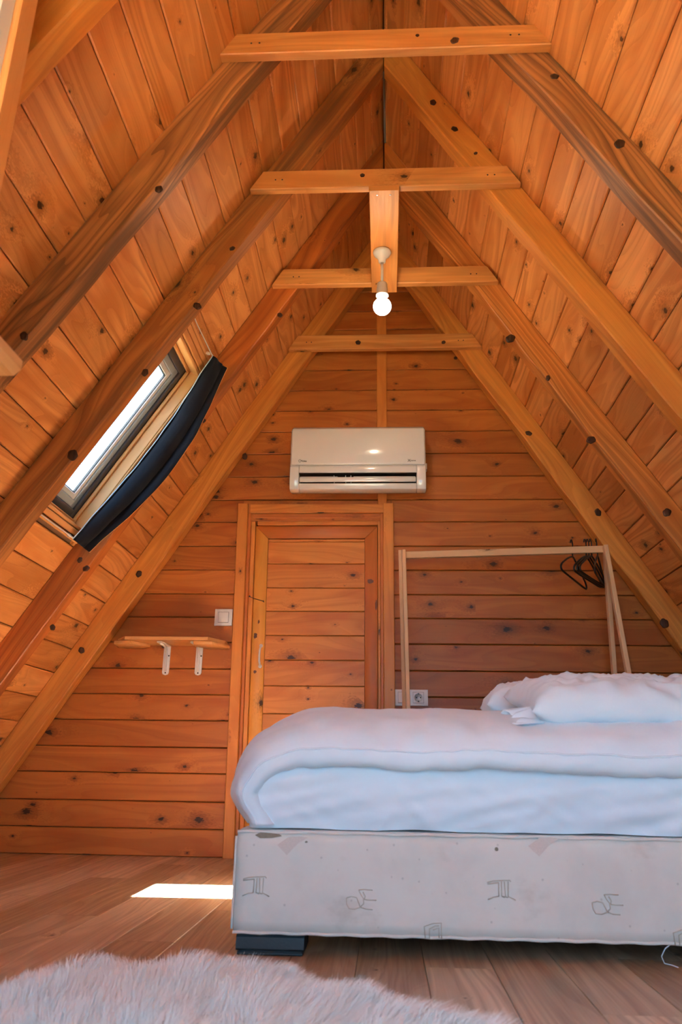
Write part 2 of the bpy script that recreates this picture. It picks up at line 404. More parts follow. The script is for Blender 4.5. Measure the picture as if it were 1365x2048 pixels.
# ---- back wall: boards, split by the door and by the upright batten
wb_ = plate('wall_back', [(-hw(-.1), -.1), (hw(-.1), -.1), (0, ZR)], (0, YW+.10, 0), (1, 0, 0), (0, 0, 1), (0, 1, 0), .05, 'dark')
setp(wb_, kind='structure')
ZJ = [0, .109, .219, .335, .444, .559, .673, .788, .908, 1.026, 1.137, 1.254, 1.372, 1.494, 1.607, 1.729, 1.850, 1.971, 2.088, 2.203, 2.319, 2.44, 2.56, 2.671, 2.79, 2.91, 3.03, 3.13]
DOORL, DOORR, DOORT = -.711, .041, 1.581
def doorx(z): return -.698-.0164*z
for z0, z1 in zip(ZJ, ZJ[1:]):
    h = z1-z0-.0025
    sp = -.016
    rows = []
    for side in (-1, 1):
        if z0 < DOORT-.05: inner = -.70 if side < 0 else .030
        else: inner = sp
        # length from the inner end outwards, cut along the slope
        def lend(a, b, z0=z0, inner=inner, side=side): return max((hw(z0+a)-side*inner), .004)
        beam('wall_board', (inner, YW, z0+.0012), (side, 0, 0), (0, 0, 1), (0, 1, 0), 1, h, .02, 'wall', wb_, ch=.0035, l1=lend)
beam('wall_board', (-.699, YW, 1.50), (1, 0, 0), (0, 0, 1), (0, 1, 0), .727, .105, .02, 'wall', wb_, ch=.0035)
# batten running up the middle of the wall, and its stub under the unit
box('batten', -.041, .010, YW-.016, YW, 1.66, ZR-.12, 'trim', wb_, ch=.003, grain='z')
box('batten', -.036, .008, YW-.020, YW, 1.575, 1.64, 'trim', wb_, ch=.003, grain='z')

# ---- roof shell and ceiling boards
HOLES = {-1: [(2.54, 3.035, 1.477, 2.29), (.30, 1.15, 1.227, 2.602)], 1: []}
SMAX = ZR/SA
def rect_cells(side, ys, ss):
    for y0, y1 in zip(ys, ys[1:]):
        for s0, s1 in zip(ss, ss[1:]):
            ym, sm = (y0+y1)/2, (s0+s1)/2
            if any(h[0] < ym < h[1] and h[2] < sm < h[3] for h in HOLES[side]): continue
            yield y0, y1, s0, s1
vs, fs = [], []
for side in (-1, 1):
    ys = sorted({YF-.1, YW+.15}|{h[0] for h in HOLES[side]}|{h[1] for h in HOLES[side]})
    ss = sorted({0.0, SMAX+.1}|{h[2] for h in HOLES[side]}|{h[3] for h in HOLES[side]})
    for y0, y1, s0, s1 in rect_cells(side, ys, ss):
        o = len(vs)
        for inn in (-.0145, -.10):
            ext = 0 if s0 > 0 else (.10 if inn < -.05 else 0)/TA*0
            vs += [roof(side, s, y, inn) for s, y in ((s0-ext, y0), (s1, y0), (s1, y1), (s0-ext, y1))]
        fs += [(o, o+1, o+2, o+3), (o+7, o+6, o+5, o+4), (o, o+4, o+5, o+1), (o+1, o+5, o+6, o+2), (o+2, o+6, o+7, o+3), (o+3, o+7, o+4, o)]
# ridge cap closes the gap above the boards
o = len(vs)
vs += [(-.12, YF-.1, ZR-.06), (.12, YF-.1, ZR-.06), (0, YF-.1, ZR+.22), (-.12, YW+.15, ZR-.06), (.12, YW+.15, ZR-.06), (0, YW+.15, ZR+.22)]
vs[o] = Vector((-.2, YF-.1, ZR-.02)); vs[o+1] = Vector((.2, YF-.1, ZR-.02)); vs[o+3] = Vector((-.2, YW+.15, ZR-.02)); vs[o+4] = Vector((.2, YW+.15, ZR-.02))
vs[o:o+6] = [Vector((-.2, YF-.1, ZR+.02)), Vector((.2, YF-.1, ZR+.02)), Vector((0, YF-.1, ZR+.3)), Vector((-.2, YW+.15, ZR+.02)), Vector((.2, YW+.15, ZR+.02)), Vector((0, YW+.15, ZR+.3))]
fs += [(o, o+1, o+2), (o+3, o+5, o+4), (o, o+3, o+4, o+1), (o+1, o+4, o+5, o+2), (o+2, o+5, o+3, o)]
ceiling = link('ceiling', mesh('ceiling', vs, fs), 'shell'); setp(ceiling, kind='structure')
YC = [y+TR/2 for y in RAF_Y]
for side, off, pit in ((-1, .102, .125), (1, .024, .129)):
    k = -1
    s = off-pit
    row = 0
    while s < SMAX:
        s0, s1 = max(s, .0), min(s+pit, SMAX)
        s += pit; row += 1
        if s1-s0 < .012: continue
        cuts = [YF-.02]
        for yc in YC[1:]:
            if random.random() < .62: cuts.append(yc)
        cuts.append(YW+.06)
        spans = list(zip(cuts, cuts[1:]))
        sm = (s0+s1)/2
        for h in HOLES[side]:
            if h[2] < sm < h[3] or (h[2]-.001 < sm < 2.352 and h[0] > 2):
                ns = []
                for a, b in spans:
                    if a < h[0] < b or a < h[1] < b or (a >= h[0] and b <= h[1]):
                        if h[0]-a > .01: ns.append((a, h[0]))
                        if b-h[1] > .01: ns.append((h[1], b))
                    else: ns.append((a, b))
                spans = ns
        for a, b in spans:
            O = roof(side, s0+.0016, a+.0006)
            beam('ceiling_board', O, (0, 1, 0), (side*CA, 0, -SA), (side*SA, 0, CA), b-a-.0012, s1-s0-.0032, .014, 'ceil', ceiling, ch=.0038)

# ---- front gable (behind the viewpoint) with its large glazed opening
wf = empty('wall_front'); setp(wf, kind='structure')
ZG = 1.62; XG = hw(ZG)-.02
plate('gable_panel', [(-hw(0), 0), (-XG, 0), (-XG, ZG)], (0, YF, 0), (1, 0, 0), (0, 0, 1), (0, -1, 0), .06, 'wall', wf)
plate('gable_panel', [(hw(0), 0), (XG, 0), (XG, ZG)], (0, YF, 0), (1, 0, 0), (0, 0, 1), (0, -1, 0), .06, 'wall', wf)
plate('gable_panel', [(-XG, ZG), (XG, ZG), (0, ZR)], (0, YF, 0), (1, 0, 0), (0, 0, 1), (0, -1, 0), .06, 'wall', wf)
w3 = empty('window_3', (0, YF, 0)); setp(w3, kind='structure')
for x in (-XG, -.04, XG-.08): box('window_post', x, x+.08, YF-.07, YF+.01, 0, ZG, 'trim', w3, grain='z')
box('window_head', -XG+.08, XG-.08, YF-.07, YF+.01, ZG-.08, ZG, 'trim', w3)
box('window_sill', -XG+.08, XG-.08, YF-.07, YF+.01, 0, .06, 'trim', w3)
for x0, x1 in ((-XG+.08, -.04), (.04, XG-.08)): box('pane', x0, x1, YF-.04, YF-.035, .06, ZG-.08, 'glass', w3, ch=.0005)

# ---- door in the back wall
def lean(p):
    q = min(max((.041-p.x)/.75, 0), 1.1)
    return Vector((p.x+.0164*q*(.8-p.z), p.y, p.z))
door = empty('door_1', (-.335, YW, 0)); setp(door, kind='structure')
box('casing', -.7115, -.662, YW-.024, YW+.02, 0, 1.581, 'trim', door, ch=.003, grain='z', warp=lean)
box('casing', -.010, .0405, YW-.024, YW+.02, 0, 1.581, 'trim', door, ch=.003, grain='z')
box('casing', -.6615, -.0105, YW-.020, YW+.02, 1.535, 1.580, 'trim', door, ch=.003)
box('jamb', -.662, -.648, YW-.004, YW+.09, 0, 1.535, 'brown', door, grain='z', warp=lean)
box('jamb', -.024, -.010, YW-.004, YW+.09, 0, 1.535, 'brown', door, grain='z')
box('jamb', -.648, -.024, YW-.004, YW+.09, 1.512, 1.535, 'brown', door)
box('stop', -.648, -.628, YW+.012, YW+.05, 0, 1.512, 'trim', door, grain='z', warp=lean)
box('stop', -.036, -.024, YW+.012, YW+.05, 0, 1.512, 'trim', door, grain='z')
box('stop', -.628, -.036, YW+.012, YW+.05, 1.482, 1.512, 'trim', door)
leaf = box('door_leaf', -.627, -.037, YW+.045, YW+.06, .01, 1.481, 'dark', door, grain='z', warp=lean); 
LY = YW+.026
def mitre(name, x0, x1, z0, z1, kind, mat):
    if kind == 'top': poly = [(x0, z1), (x1, z1), (x1-.060, z0), (x0+.060, z0)]
    elif kind == 'left': poly = [(x0, .01), (x1, .01), (x1, z1-.062), (x0, z1)]
    else: poly = [(x0, .01), (x1, .01), (x1, z1), (x0, z1-.062)]
    o = plate(name, poly, (0, LY, 0), (1, 0, 0), (0, 0, 1), (0, 1, 0), .019, mat, leaf, uvrot=(kind != 'top'))
    for v in o.data.vertices: v.co = lean(Vector(v.co))
    return bevel(o, .002, 1)
mitre('top_rail', -.6265, -.0375, 1.418, 1.480, 'top', 'brown')
mitre('stile', -.6265, -.5655, 0, 1.479, 'left', 'stile')
mitre('stile', -.0985, -.0375, 0, 1.479, 'right', 'brown')
DZ = [.02, .135, .25, .365, .48, .595, .718, .835, .948, 1.062, 1.174, 1.292, 1.402, 1.4165]
for z0, z1 in zip(DZ, DZ[1:]):
    box('door_board', -.5645, -.0995, LY+.006, LY+.019, z0+.001, z1-.001, 'door', leaf, ch=.003, warp=lean)
MT['scuff'] = plain('scuffed_varnish', (0.13, 0.038, 0.012), .5, mottle=.6, bscale=180)
for cx, cz, w_, h_ in ((-.072, 1.205, .022, .012), (-.045, 1.09, .006, .030), (-.612, .945, .010, .016), (-.606, .780, .008, .010), (-.600, 1.01, .006, .012)):
    pts = []
    for k in range(14):
        a = 2*math.pi*k/14; q = .6+.4*random.random(); pts.append((cx+w_*q*math.cos(a), cz+h_*q*math.sin(a)))
    plate('scuff_mark', pts, (0, LY-.0004, 0), (1, 0, 0), (0, 0, 1), (0, 1, 0), .0006, 'scuff', leaf)
# white pull handle and a wire hook
hx, hz0, hz1 = -.583, .806, .896
hd = tube('handle', [(hx, LY-.002, hz1), (hx, LY-.018, hz1-.006), (hx-.002, LY-.024, hz1-.02), (hx-.003, LY-.025, (hz0+hz1)/2), (hx-.002, LY-.024, hz0+.02), (hx, LY-.018, hz0+.006), (hx, LY-.002, hz0)], .0045, 'metal', leaf, n=10)
for z in (hz0-.002, hz1+.002): lathe('handle_plate', [(.0085, 0), (.0085, -.003), (.004, -.004)], (hx, LY, z), (0, 1, 0), 'metal', leaf, 14)
tube('wire_hook', [(-.645, YW-.006, 1.125), (-.640, YW-.012, 1.120), (-.620, LY-.010, 1.117), (-.585, LY-.006, 1.108), (-.580, LY-.002, 1.103), (-.583, LY-.002, 1.112)], .0016, 'screw', door, n=6)
lathe('screw_eye', [(.004, 0), (.004, -.006), (.002, -.008)], (-.645, YW-.002, 1.125), (0, 1, 0), 'screw', door, 10)

def knot_disc(x, y, z, rad, parent):
    vs, fs = [], []
    ph, el, an0 = random.uniform(0, 9), random.uniform(.82, 1.0), random.uniform(0, 3)
    rings = [(1.0, .004), (1.0, -.0002), (.55, -.0007), (.0, -.0008)]
    for f, h in rings:
        for k in range(24):
            a = 2*math.pi*k/24; q = rad*f*(1+.10*math.sin(2*a+ph)+.06*math.sin(5*a+ph*2))
            u, v = q*math.cos(a), q*math.sin(a)*el
            vs.append((x+u*math.cos(an0)-v*math.sin(an0), y+h, z+u*math.sin(an0)+v*math.cos(an0)))
    for i in range(3):
        for k in range(24): fs.append((i*24+k, i*24+(k+1) % 24, i*24+24+(k+1) % 24, i*24+24+k))
    uvs = [(vs[j][2]*.2, vs[j][0]) for f in fs for j in f]
    return link('knot', mesh('knot', vs, fs, uvs), 'knot', parent, True)
# ================================================================== TIMBER FRAME
KN = {'L2': [(-0.967, 1.446, 0.0138), (-0.645, 1.918, 0.0132)],
 'L3': [(-1.034, 1.329, 0.0199), (-0.821, 1.631, 0.0135), (-0.66, 1.89, 0.0156), (-0.55, 2.127, 0.0108)],
 'L4': [(-1.207, 1.125, 0.0119), (-1.178, 1.091, 0.0138), (-1.28, 0.86, 0.0118), (-0.762, 1.724, 0.0141), (-0.457, 2.222, 0.0127)],
 'L5': [(-1.161, 1.211, 0.0163), (-1.391, 0.855, 0.0163), (-0.691, 1.802, 0.0165)],
 'R5': [(0.702, 1.915, 0.0167), (0.998, 1.511, 0.0188), (1.241, 0.994, 0.0232), (0.361, 2.333, 0.0099)],
 'R4': [(0.534, 2.091, 0.0209), (0.678, 1.903, 0.0123), (0.829, 1.624, 0.02), (1.091, 1.318, 0.0179)],
 'R3': [(0.189, 2.775, 0.0141), (0.267, 2.644, 0.0138), (0.341, 2.527, 0.0077)],
 'R2': [(0.663, 2.037, 0.0167), (0.501, 2.29, 0.0128)]}
ORD = {0: 'sixth', 1: 'fifth', 2: 'fourth', 3: 'third', 4: 'second', 5: 'nearest'}
RLAB = {(-1, 1): 'honey pine rafter in the upper left corner of the ceiling behind the dormer window',
        (-1, 2): 'weathered grey-brown rafter on the left slope joined to the topmost collar tie',
        (-1, 3): 'brown knotted rafter on the left slope just before the curtained roof window',
        (-1, 4): 'reddish rafter on the left slope just behind the navy curtain',
        (-1, 5): 'orange rafter on the left slope lying against the back wall',
        (1, 0): 'pine rafter on the right slope nearest the viewer at the upper right edge',
        (1, 1): 'pine rafter on the right slope one bay before the topmost collar tie',
        (1, 2): 'dark-grained rafter with black knots on the right slope joined to the topmost collar tie',
        (1, 3): 'smooth orange rafter on the right slope joined to the tie that carries the lamp board',
        (1, 4): 'wavy-edged rafter on the right slope joined to the third collar tie down',
        (1, 5): 'orange rafter with a waney edge on the right slope against the back wall'}
for side in (-1, 1):
    for i, y in enumerate(RAF_Y):
        if side < 0 and i == 0: continue
        mat = {(-1, 2): 'raftergrey', (1, 2): 'raftergrey', (-1, 3): 'rafterbrown', (-1, 4): 'rafterred', (-1, 5): 'rafterlight', (1, 5): 'rafterlight', (1, 3): 'rafterlight', (-1, 1): 'rafterlight'}.get((side, i), 'rafter')
        r = beam('rafter', (0, y, ZR), (side*CA, 0, -SA), (0, 1, 0), (-side*SA, 0, -CA), 1, TR, HR, mat, None, ch=.004,
                 l0=lambda a, b: b*TA+.006, l1=lambda a, b: (ZR-CA*b)/SA-.001, seg=70, wav=.009 if i in (4, 5) and side > 0 else .005)
        setp(r, RLAB[(side, i)], 'rafter', 'rafters of the A-frame roof')
        for (x, z, rad) in KN.get(('L' if side < 0 else 'R')+str(i), []):
            knot_disc(x, y-.0006, z, rad*.93, r)
TLAB = ['topmost collar tie of pale pine spanning the rafters, highest in the room',
        'second collar tie from the top, front support of the hanging lamp board',
        'third collar tie from the top, passing behind the hanging lamp board',
        'lowest collar tie in view, nearest the back wall below the lit bulb']
for i, (y, z) in enumerate(zip(TIE_Y, TIE_Z)):
    wbt, wtt, ht = .986, .889, .081
    t = beam('collar_tie', (-wbt/2, y, z), (1, 0, 0), (0, 0, 1), (0, 1, 0), wbt, ht, TT-.0008, 'tie', None, ch=.003,
             l0=lambda a, b: a/ht*(wbt-wtt)/2, l1=lambda a, b: wbt-a/ht*(wbt-wtt)/2, seg=20)
    setp(t, TLAB[i], 'collar tie', 'collar ties between the rafters')
    for dx in (-.40, -.375, .375, .40):
        lathe('nail', [(.003, 0), (.003, -.0008), (.001, -.001)], (dx, y, z+.04), (0, 1, 0), 'screw', t, 8)
for i, x, z, rx in ((0, .10, 2.43, .008), (0, .21, 2.405, .017), (3, -.135, 2.41, .018), (3, .30, 2.405, .014), (1, -.08, 2.41, .012)):
    o = [ob for ob in COL.objects if ob.name.startswith('collar_tie')][i]
    knot_disc(x, TIE_Y[i], z, rx*.8, o)

# board under ties 2 and 3 that carries the lamp
lb = beam('lamp_board', (-.055, TIE_Y[1]-.012, TIE_Z[2]-.0225), (0, 1, 0), (1, 0, 0), (0, 0, 1), TIE_Y[2]+TT+.004-TIE_Y[1]+.012, .109, .022, 'tie', None, ch=.002, seg=4)
setp(lb, 'flat pine board fixed under two collar ties, carrying the bulb holder', 'board')
for x in (-.026, .022):
    lathe('screw', [(.0035, 0), (.0035, .0008), (.0015, .001)], (x, TIE_Y[1]+.012, TIE_Z[2]-.0225), (0, 0, -1), 'steel', lb, 10)

# ---- lamp
LX, LYY, LZ = -.0095, 2.757, TIE_Z[2]-.0225
lamp = empty('pendant_lamp', (LX, LYY, LZ)); setp(lamp, 'white plastic bulb holder on a short rod with a lit round bulb', 'lamp')
lathe('ceiling_rose', [(.004, .0), (.036, -.001), (.037, -.006), (.033, -.015), (.022, -.026), (.015, -.038), (.014, -.050), (.008, -.054)], (LX, LYY, LZ), (0, 0, 1), 'white', lamp)
lathe('rod', [(.0055, -.050), (.0055, -.150)], (LX, LYY, LZ), (0, 0, 1), 'white', lamp, 14)
lathe('socket', [(.006, -.148), (.019, -.150), (.021, -.156), (.021, -.172), (.0225, -.173), (.0225, -.198), (.025, -.201), (.025, -.207), (.018, -.208)], (LX, LYY, LZ), (0, 0, 1), 'white', lamp)
lathe('bulb_base', [(.0165, -.206), (.0185, -.216), (.020, -.226)], (LX, LYY, LZ), (0, 0, 1), 'white', lamp)
pr = []
for k in range(13):
    a = math.radians(35+145*k/12); pr.append((.0355*math.sin(a), -.2545+.0355*math.cos(a)))
lathe('bulb', pr, (LX, LYY, LZ), (0, 0, 1), 'bulb', lamp)

# ---- grey cable along the ridge
cb = tube('electric_cable', [(0, 2.516, 3.02), (.001, 2.62, 3.10), (.002, 2.80, 3.145), (.004, 2.95, 3.150), (.006, 3.044, 3.142)], .005, 'cable', None)
setp(cb, 'thin grey electric cable running along the ridge under the ceiling', 'cable')

# ================================================================== ROOF WINDOW AND CURTAIN
RU, RS, RN = Vector((0, 1, 0)), Vector((-CA, 0, -SA)), Vector((SA, 0, -CA))    # along the house, down the left slope, into the room
def rbeam(name, y0, y1, s0, s1, i0, i1, mat, parent, grain='s', ch=.0025):
    O = roof(-1, s0, y0, i0)
    if grain == 's': return beam(name, O, RS, RU, RN, s1-s0, y1-y0, i1-i0, mat, parent, ch)
    return beam(name, O, RU, RS, RN, y1-y0, s1-s0, i1-i0, mat, parent, ch)
w1 = empty('window_1', roof(-1, 1.88, 2.79)); setp(w1, kind='structure')
Y0, Y1, S0, S1 = 2.54, 3.035, 1.477, 2.29
# lining of the opening
rbeam('lining', Y0, Y0+.014, S0, S1, -.10, .004, 'ply', w1)
rbeam('lining', Y1-.014, Y1, S0, S1, -.10, .004, 'ply', w1)
rbeam('lining', Y0+.014, Y1-.014, S0, S0+.014, -.10, .004, 'ply', w1, 'y')
rbeam('lining', Y0+.014, Y1-.014, S1-.014, S1, -.10, .004, 'ply', w1, 'y')
# casing strips on the boards above and below
for a, b, t in ((1.408, 1.422, .006), (1.424, 1.448, .010), (1.452, 1.476, .014)): rbeam('casing_strip', 2.512, 3.048, a, b, 0.0005, t, 'ply', w1, 'y')
for a, b, t in ((2.292, 2.316, .012), (2.320, 2.336, .008)): rbeam('casing_strip', 2.512, 3.048, a, b, 0.0005, t, 'ply', w1, 'y')
rbeam('casing_strip', Y1-.012, 3.050, S0, S1, .0045, .012, 'ply', w1)
rbeam('casing_strip', 2.512, Y0+.012, S0, S1, .0045, .012, 'ply', w1)
# inner wooden stop, frame, sash and pane
a0, a1, b0, b1 = Y0+.014, Y1-.014, S0+.014, S1-.014
def rframe(name, y0, y1, s0, s1, w, i0, i1, mat):
    rbeam(name, y0, y0+w, s0, s1, i0, i1, mat, w1); rbeam(name, y1-w, y1, s0, s1, i0, i1, mat, w1)
    rbeam(name, y0+w, y1-w, s0, s0+w, i0, i1, mat, w1, 'y'); rbeam(name, y0+w, y1-w, s1-w, s1, i0, i1, mat, w1, 'y')
rframe('stop_bead', a0, a1, b0, b1, .012, -.055, -.040, 'ply')
rframe('window_frame', a0, a1, b0, b1, .042, -.098, -.056, 'frame')
rframe('window_sash', a0+.042, a1-.042, b0+.042, b1-.042, .030, -.092, -.064, 'sash')
rframe('glazing_bead', a0+.072, a1-.072, b0+.072, b1-.072, .022, -.086, -.070, 'bead')
rframe('gasket', a0+.094, a1-.094, b0+.094, b1-.094, .004, -.084, -.074, 'gasket')
rbeam('pane', a0+.096, a1-.096, b0+.096, b1-.096, -.081, -.077, 'glass', w1, ch=.0004)

cur = empty('curtain', roof(-1, 2.33, 2.98, .03)); setp(cur, 'navy cloth curtain slung along the side of the left roof window', 'curtain')
SAa = [1.42, 1.61, 1.84, 2.035, 2.205, 2.316]
NA_, NB_ = 60, 26
vs, fs = [], []
for i in range(NA_+1):
    f = i/NA_
    s = 1.405+(2.33-1.405)*f
    sag = math.sin(math.pi*f)
    ya = 2.925+.045*sag; ia = .030+.010*sag           # light inner edge
    yb = 3.010+.018*sag; ib = .085+.072*sag           # free edge, drooping into the room
    end = max(0, 1-min(f, 1-f)/.07)
    for j in range(NB_+1):
        g = j/NB_
        y = ya+(yb-ya)*g; inn = ia+(ib-ia)*g
        amp = .016*(1-.55*end)
        inn += amp*math.cos(g*2*math.pi*1.75+.6+.5*f)*(.35+.65*math.sin(math.pi*min(max(g, .0), 1)))
        y += amp*1.0*math.sin(g*2*math.pi*1.75+.6)
        inn += .004*noise.noise((s*9, g*5, 1)); y += .004*noise.noise((s*11, g*6, 4))
        y += .006*end*math.sin(g*16); inn += .006*end*math.cos(g*19)
        vs.append(roof(-1, s+.012*g*(f-.5), y, inn))
for i in range(NA_):
    for j in range(NB_):
        q = i*(NB_+1)+j; fs.append((q, q+1, q+NB_+2, q+NB_+1))
cl = link('cloth', mesh('cloth', vs, fs), 'navy', cur, True)
m = cl.modifiers.new('thick', 'SOLIDIFY'); m.thickness = .0022
m = cl.modifiers.new('smooth', 'SUBSURF'); m.levels = 1; m.render_levels = 1
ed = [vs[i*(NB_+1)] for i in range(NA_+1)]
tube('hem', ed, .0022, 'hem', cur, 6)
ed = [vs[i*(NB_+1)+NB_] for i in range(NA_+1)]
tube('hem', ed, .0016, 'ply', cur, 6)
for s in (1.408, 2.326):
    tube('curtain_wire', [roof(-1, s, 2.515, .022), roof(-1, s, 2.7, .024), roof(-1, s, 2.93, .036), roof(-1, s, 3.045, .03)], .0025, 'metal', cur, 6)
    lathe('wire_hook', [(.007, 0), (.007, .012), (.003, .018)], roof(-1, s, 2.935, .006), RN, 'metal', cur, 12)

# ---- inset upright window in the left slope, close to the viewpoint
w2 = empty('window_2', (-.69, .72, .94)); setp(w2, kind='structure')
box('window_post', -.722, -.668, 1.062, 1.118, .98, 2.06, 'ply', w2, grain='z', ch=.004)
box('window_post', -.722, -.668, .31, .366, .98, 2.06, 'trim', w2, grain='z', ch=.004)
box('window_head', -.722, -.668, .366, 1.062, 2.00, 2.06, 'trim', w2, grain='y', ch=.004)
box('window_sill', -.80, -.5715, .305, 1.102, .943, .978, 'ply', w2, grain='y', ch=.010)
box('window_frame', -.716, -.678, 1.020, 1.062, .98, 2.00, 'bead', w2, grain='z')
box('window_frame', -.716, -.678, .366, .408, .98, 2.00, 'bead', w2, grain='z')
box('window_frame', -.716, -.678, .408, 1.020, .98, 1.022, 'bead', w2, grain='y')
box('window_frame', -.716, -.678, .408, 1.020, 1.958, 2.00, 'bead', w2, grain='y')
box('window_sash', -.711, -.684, .990, 1.020, 1.022, 1.958, 'sash', w2, grain='z')
box('window_sash', -.711, -.684, .408, .438, 1.022, 1.958, 'sash', w2, grain='z')
box('pane', -.700, -.696, .438, .990, 1.022, 1.958, 'glass', w2, grain='z', ch=.0004)
for y in (1.119, .265):
    plate('cheek_panel', [(-.716, .96), (-hw(.96)-.02, .96), (-.716, ZR-.716*TA+.03)], (0, y, 0), (1, 0, 0), (0, 0, 1), (0, 1, 0), .05, 'ceil', w2)
box('sun_blocker', -.86, -.66, .27, 1.16, 2.085, 2.105, 'sun_blocker', w2, grain='y')  # made-up board, added to keep direct sun out of this window
plate('ledge', [(-.66, .305), (-hw(.93)-.05, .305), (-hw(.93)-.05, 1.12), (-.66, 1.12)], (0, 0, .925), (1, 0, 0), (0, 1, 0), (0, 0, 1), .017, 'shell', w2)

# ================================================================== ON THE BACK WALL
# ---- air conditioner
ac = empty('air_conditioner', (-.13, YW, 1.60)); setp(ac, 'white wall-mounted air conditioner above the plank door', 'air conditioner')
full = [(YW-.001, 1.655), (YW-.001, 1.925), (3.66, 1.925), (3.60, 1.912), (3.583, 1.90), (3.578, 1.715), (3.571, 1.706), (3.570, 1.680), (3.573, 1.630), (3.585, 1.598), (3.62, 1.594), (3.70, 1.612)]
notch = [(YW-.001, 1.655), (YW-.001, 1.925), (3.66, 1.925), (3.60, 1.912), (3.583, 1.90), (3.578, 1.715), (3.571, 1.706), (3.570, 1.676), (3.650, 1.676), (3.650, 1.640), (3.573, 1.624), (3.585, 1.598), (3.62, 1.594), (3.70, 1.612)]
b = loft('body', full, -.452, -.408, 'acwhite', ac, [(notch, -.408, .148), (full, .148, .192)]); bevel(b, .004, 2)
fp = loft('front_panel', [(3.64, 1.928), (3.600, 1.921), (3.578, 1.904), (3.567, 1.86), (3.563, 1.79), (3.565, 1.716), (3.577, 1.714), (3.58, 1.90)], -.447, .188, 'acwhite', ac); bevel(fp, .006, 3)
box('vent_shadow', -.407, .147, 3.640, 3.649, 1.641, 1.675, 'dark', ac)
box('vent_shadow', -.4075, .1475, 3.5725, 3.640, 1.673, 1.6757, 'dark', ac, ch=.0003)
lv = loft('louvre', [(3.571, 1.655), (3.567, 1.645), (3.570, 1.631), (3.576, 1.630), (3.580, 1.652)], -.404, .144, 'acwhite', ac); bevel(lv, .002, 2)
for x0, x1 in ((-.402, -.225), (-.150, .142)): box('vane', x0, x1, 3.59, 3.625, 1.660, 1.664, 'white', ac)
for x in (-.245, -.165, -.19): box('vane_divider', x, x+.004, 3.60, 3.638, 1.645, 1.674, 'white', ac)
for x0, x1 in ((-.462, -.452), (.192, .202)): bevel(box('side_clip', x0, x1, 3.66, 3.70, 1.725, 1.755, 'white', ac, ch=.001), .002, 2)
YP = 3.5632
text_mesh('lettering', 'Midea', .0125, (-.402, YP-.0004, 1.7285), (1, 0, 0), (0, 0, 1), 'ink', ac)
arc = [(-.403+.0072*math.cos(math.radians(a)), YP-.0004, 1.7335+.0072*math.sin(math.radians(a))) for a in range(60, 290, 15)]
tube('emblem', arc, .0008, 'ink', ac, 5)
text_mesh('lettering', 'X', .020, (.106, YP-.0004, 1.7265), (1, 0, 0), (0, 0, 1), 'ink', ac)
text_mesh('lettering', 'treme', .0105, (.119, YP-.0004, 1.7295), (1, 0, 0), (0, 0, 1), 'ink', ac)

# ---- light switch and double socket
sw = empty('light_switch', (-.763, YW, 1.02)); setp(sw, 'square cream light switch on the wall beside the door frame', 'light switch')
bevel(box('plate', -.804, -.721, YW-.010, YW, .985, 1.063, 'offwhite', sw, ch=.001), .003, 2)
box('seam', -.7875, -.7375, YW-.0108, YW-.009, .9985, 1.0495, 'seam', sw, ch=.0005)
bevel(box('rocker', -.786, -.739, YW-.014, YW-.010, 1.000, 1.048, 'offwhite', sw, ch=.001), .0015, 2)
so = empty('wall_socket', (.113, YW, .668)); setp(so, 'cream double wall plate with a rocker and a round socket above the bed', 'socket')
bevel(box('plate', .038, .188, YW-.010, YW, .634, .704, 'offwhite', so, ch=.001), .003, 2)
box('seam', .0535, .1015, YW-.0108, YW-.009, .6445, .6935, 'seam', so, ch=.0005)
bevel(box('rocker', .055, .100, YW-.014, YW-.010, .646, .692, 'offwhite', so, ch=.001), .0015, 2)
box('seam', .1205, .1695, YW-.0108, YW-.009, .6445, .6935, 'seam', so, ch=.0005)
bevel(box('socket_frame', .122, .168, YW-.013, YW-.010, .646, .692, 'offwhite', so, ch=.001), .0015, 2)
lathe('socket_well', [(.0195, -.0136), (.0185, -.0145), (.0180, -.0132), (.002, -.0131)], (.145, YW, .669), (0, 1, 0), 'bead', so, 26)
for x in (.136, .154): lathe('socket_hole', [(.003, -.013), (.003, -.0136), (.001, -.0137)], (x, YW, .669), (0, 1, 0), 'black', so, 10)
for z in (.6525, .6855): box('earth_clip', .1425, .1475, YW-.0148, YW-.013, z-.003, z+.003, 'screw', so, ch=.0003)

# ---- shelf
sh = empty('wall_shelf', (-.97, YW, .92)); setp(sh, 'small pine wall shelf with cut corners left of the door', 'shelf')
SD = .19
plate('shelf_board', [(-1.225, YW), (-.735, YW), (-.735, YW-.075), (-.79, YW-SD), (-1.165, YW-SD), (-1.225, YW-.10)], (0, 0, .892), (1, 0, 0), (0, 1, 0), (0, 0, 1), .014, 'ply', sh)
bevel(plate('end_piece', [(-1.245, YW-.004), (-1.13, YW-.004), (-1.085, YW-.055), (-1.15, YW-.165), (-1.225, YW-.150)], (0, 0, .877), (1, 0, 0), (0, 1, 0), (0, 0, 1), .0145, 'ply', sh), .001, 1)
bevel(plate('end_piece', [(-.725, YW-.004), (-.82, YW-.004), (-.87, YW-.085), (-.86, YW-.165), (-.775, YW-.160), (-.722, YW-.055)], (0, 0, .877), (1, 0, 0), (0, 1, 0), (0, 0, 1), .0145, 'ply', sh), .001, 1)
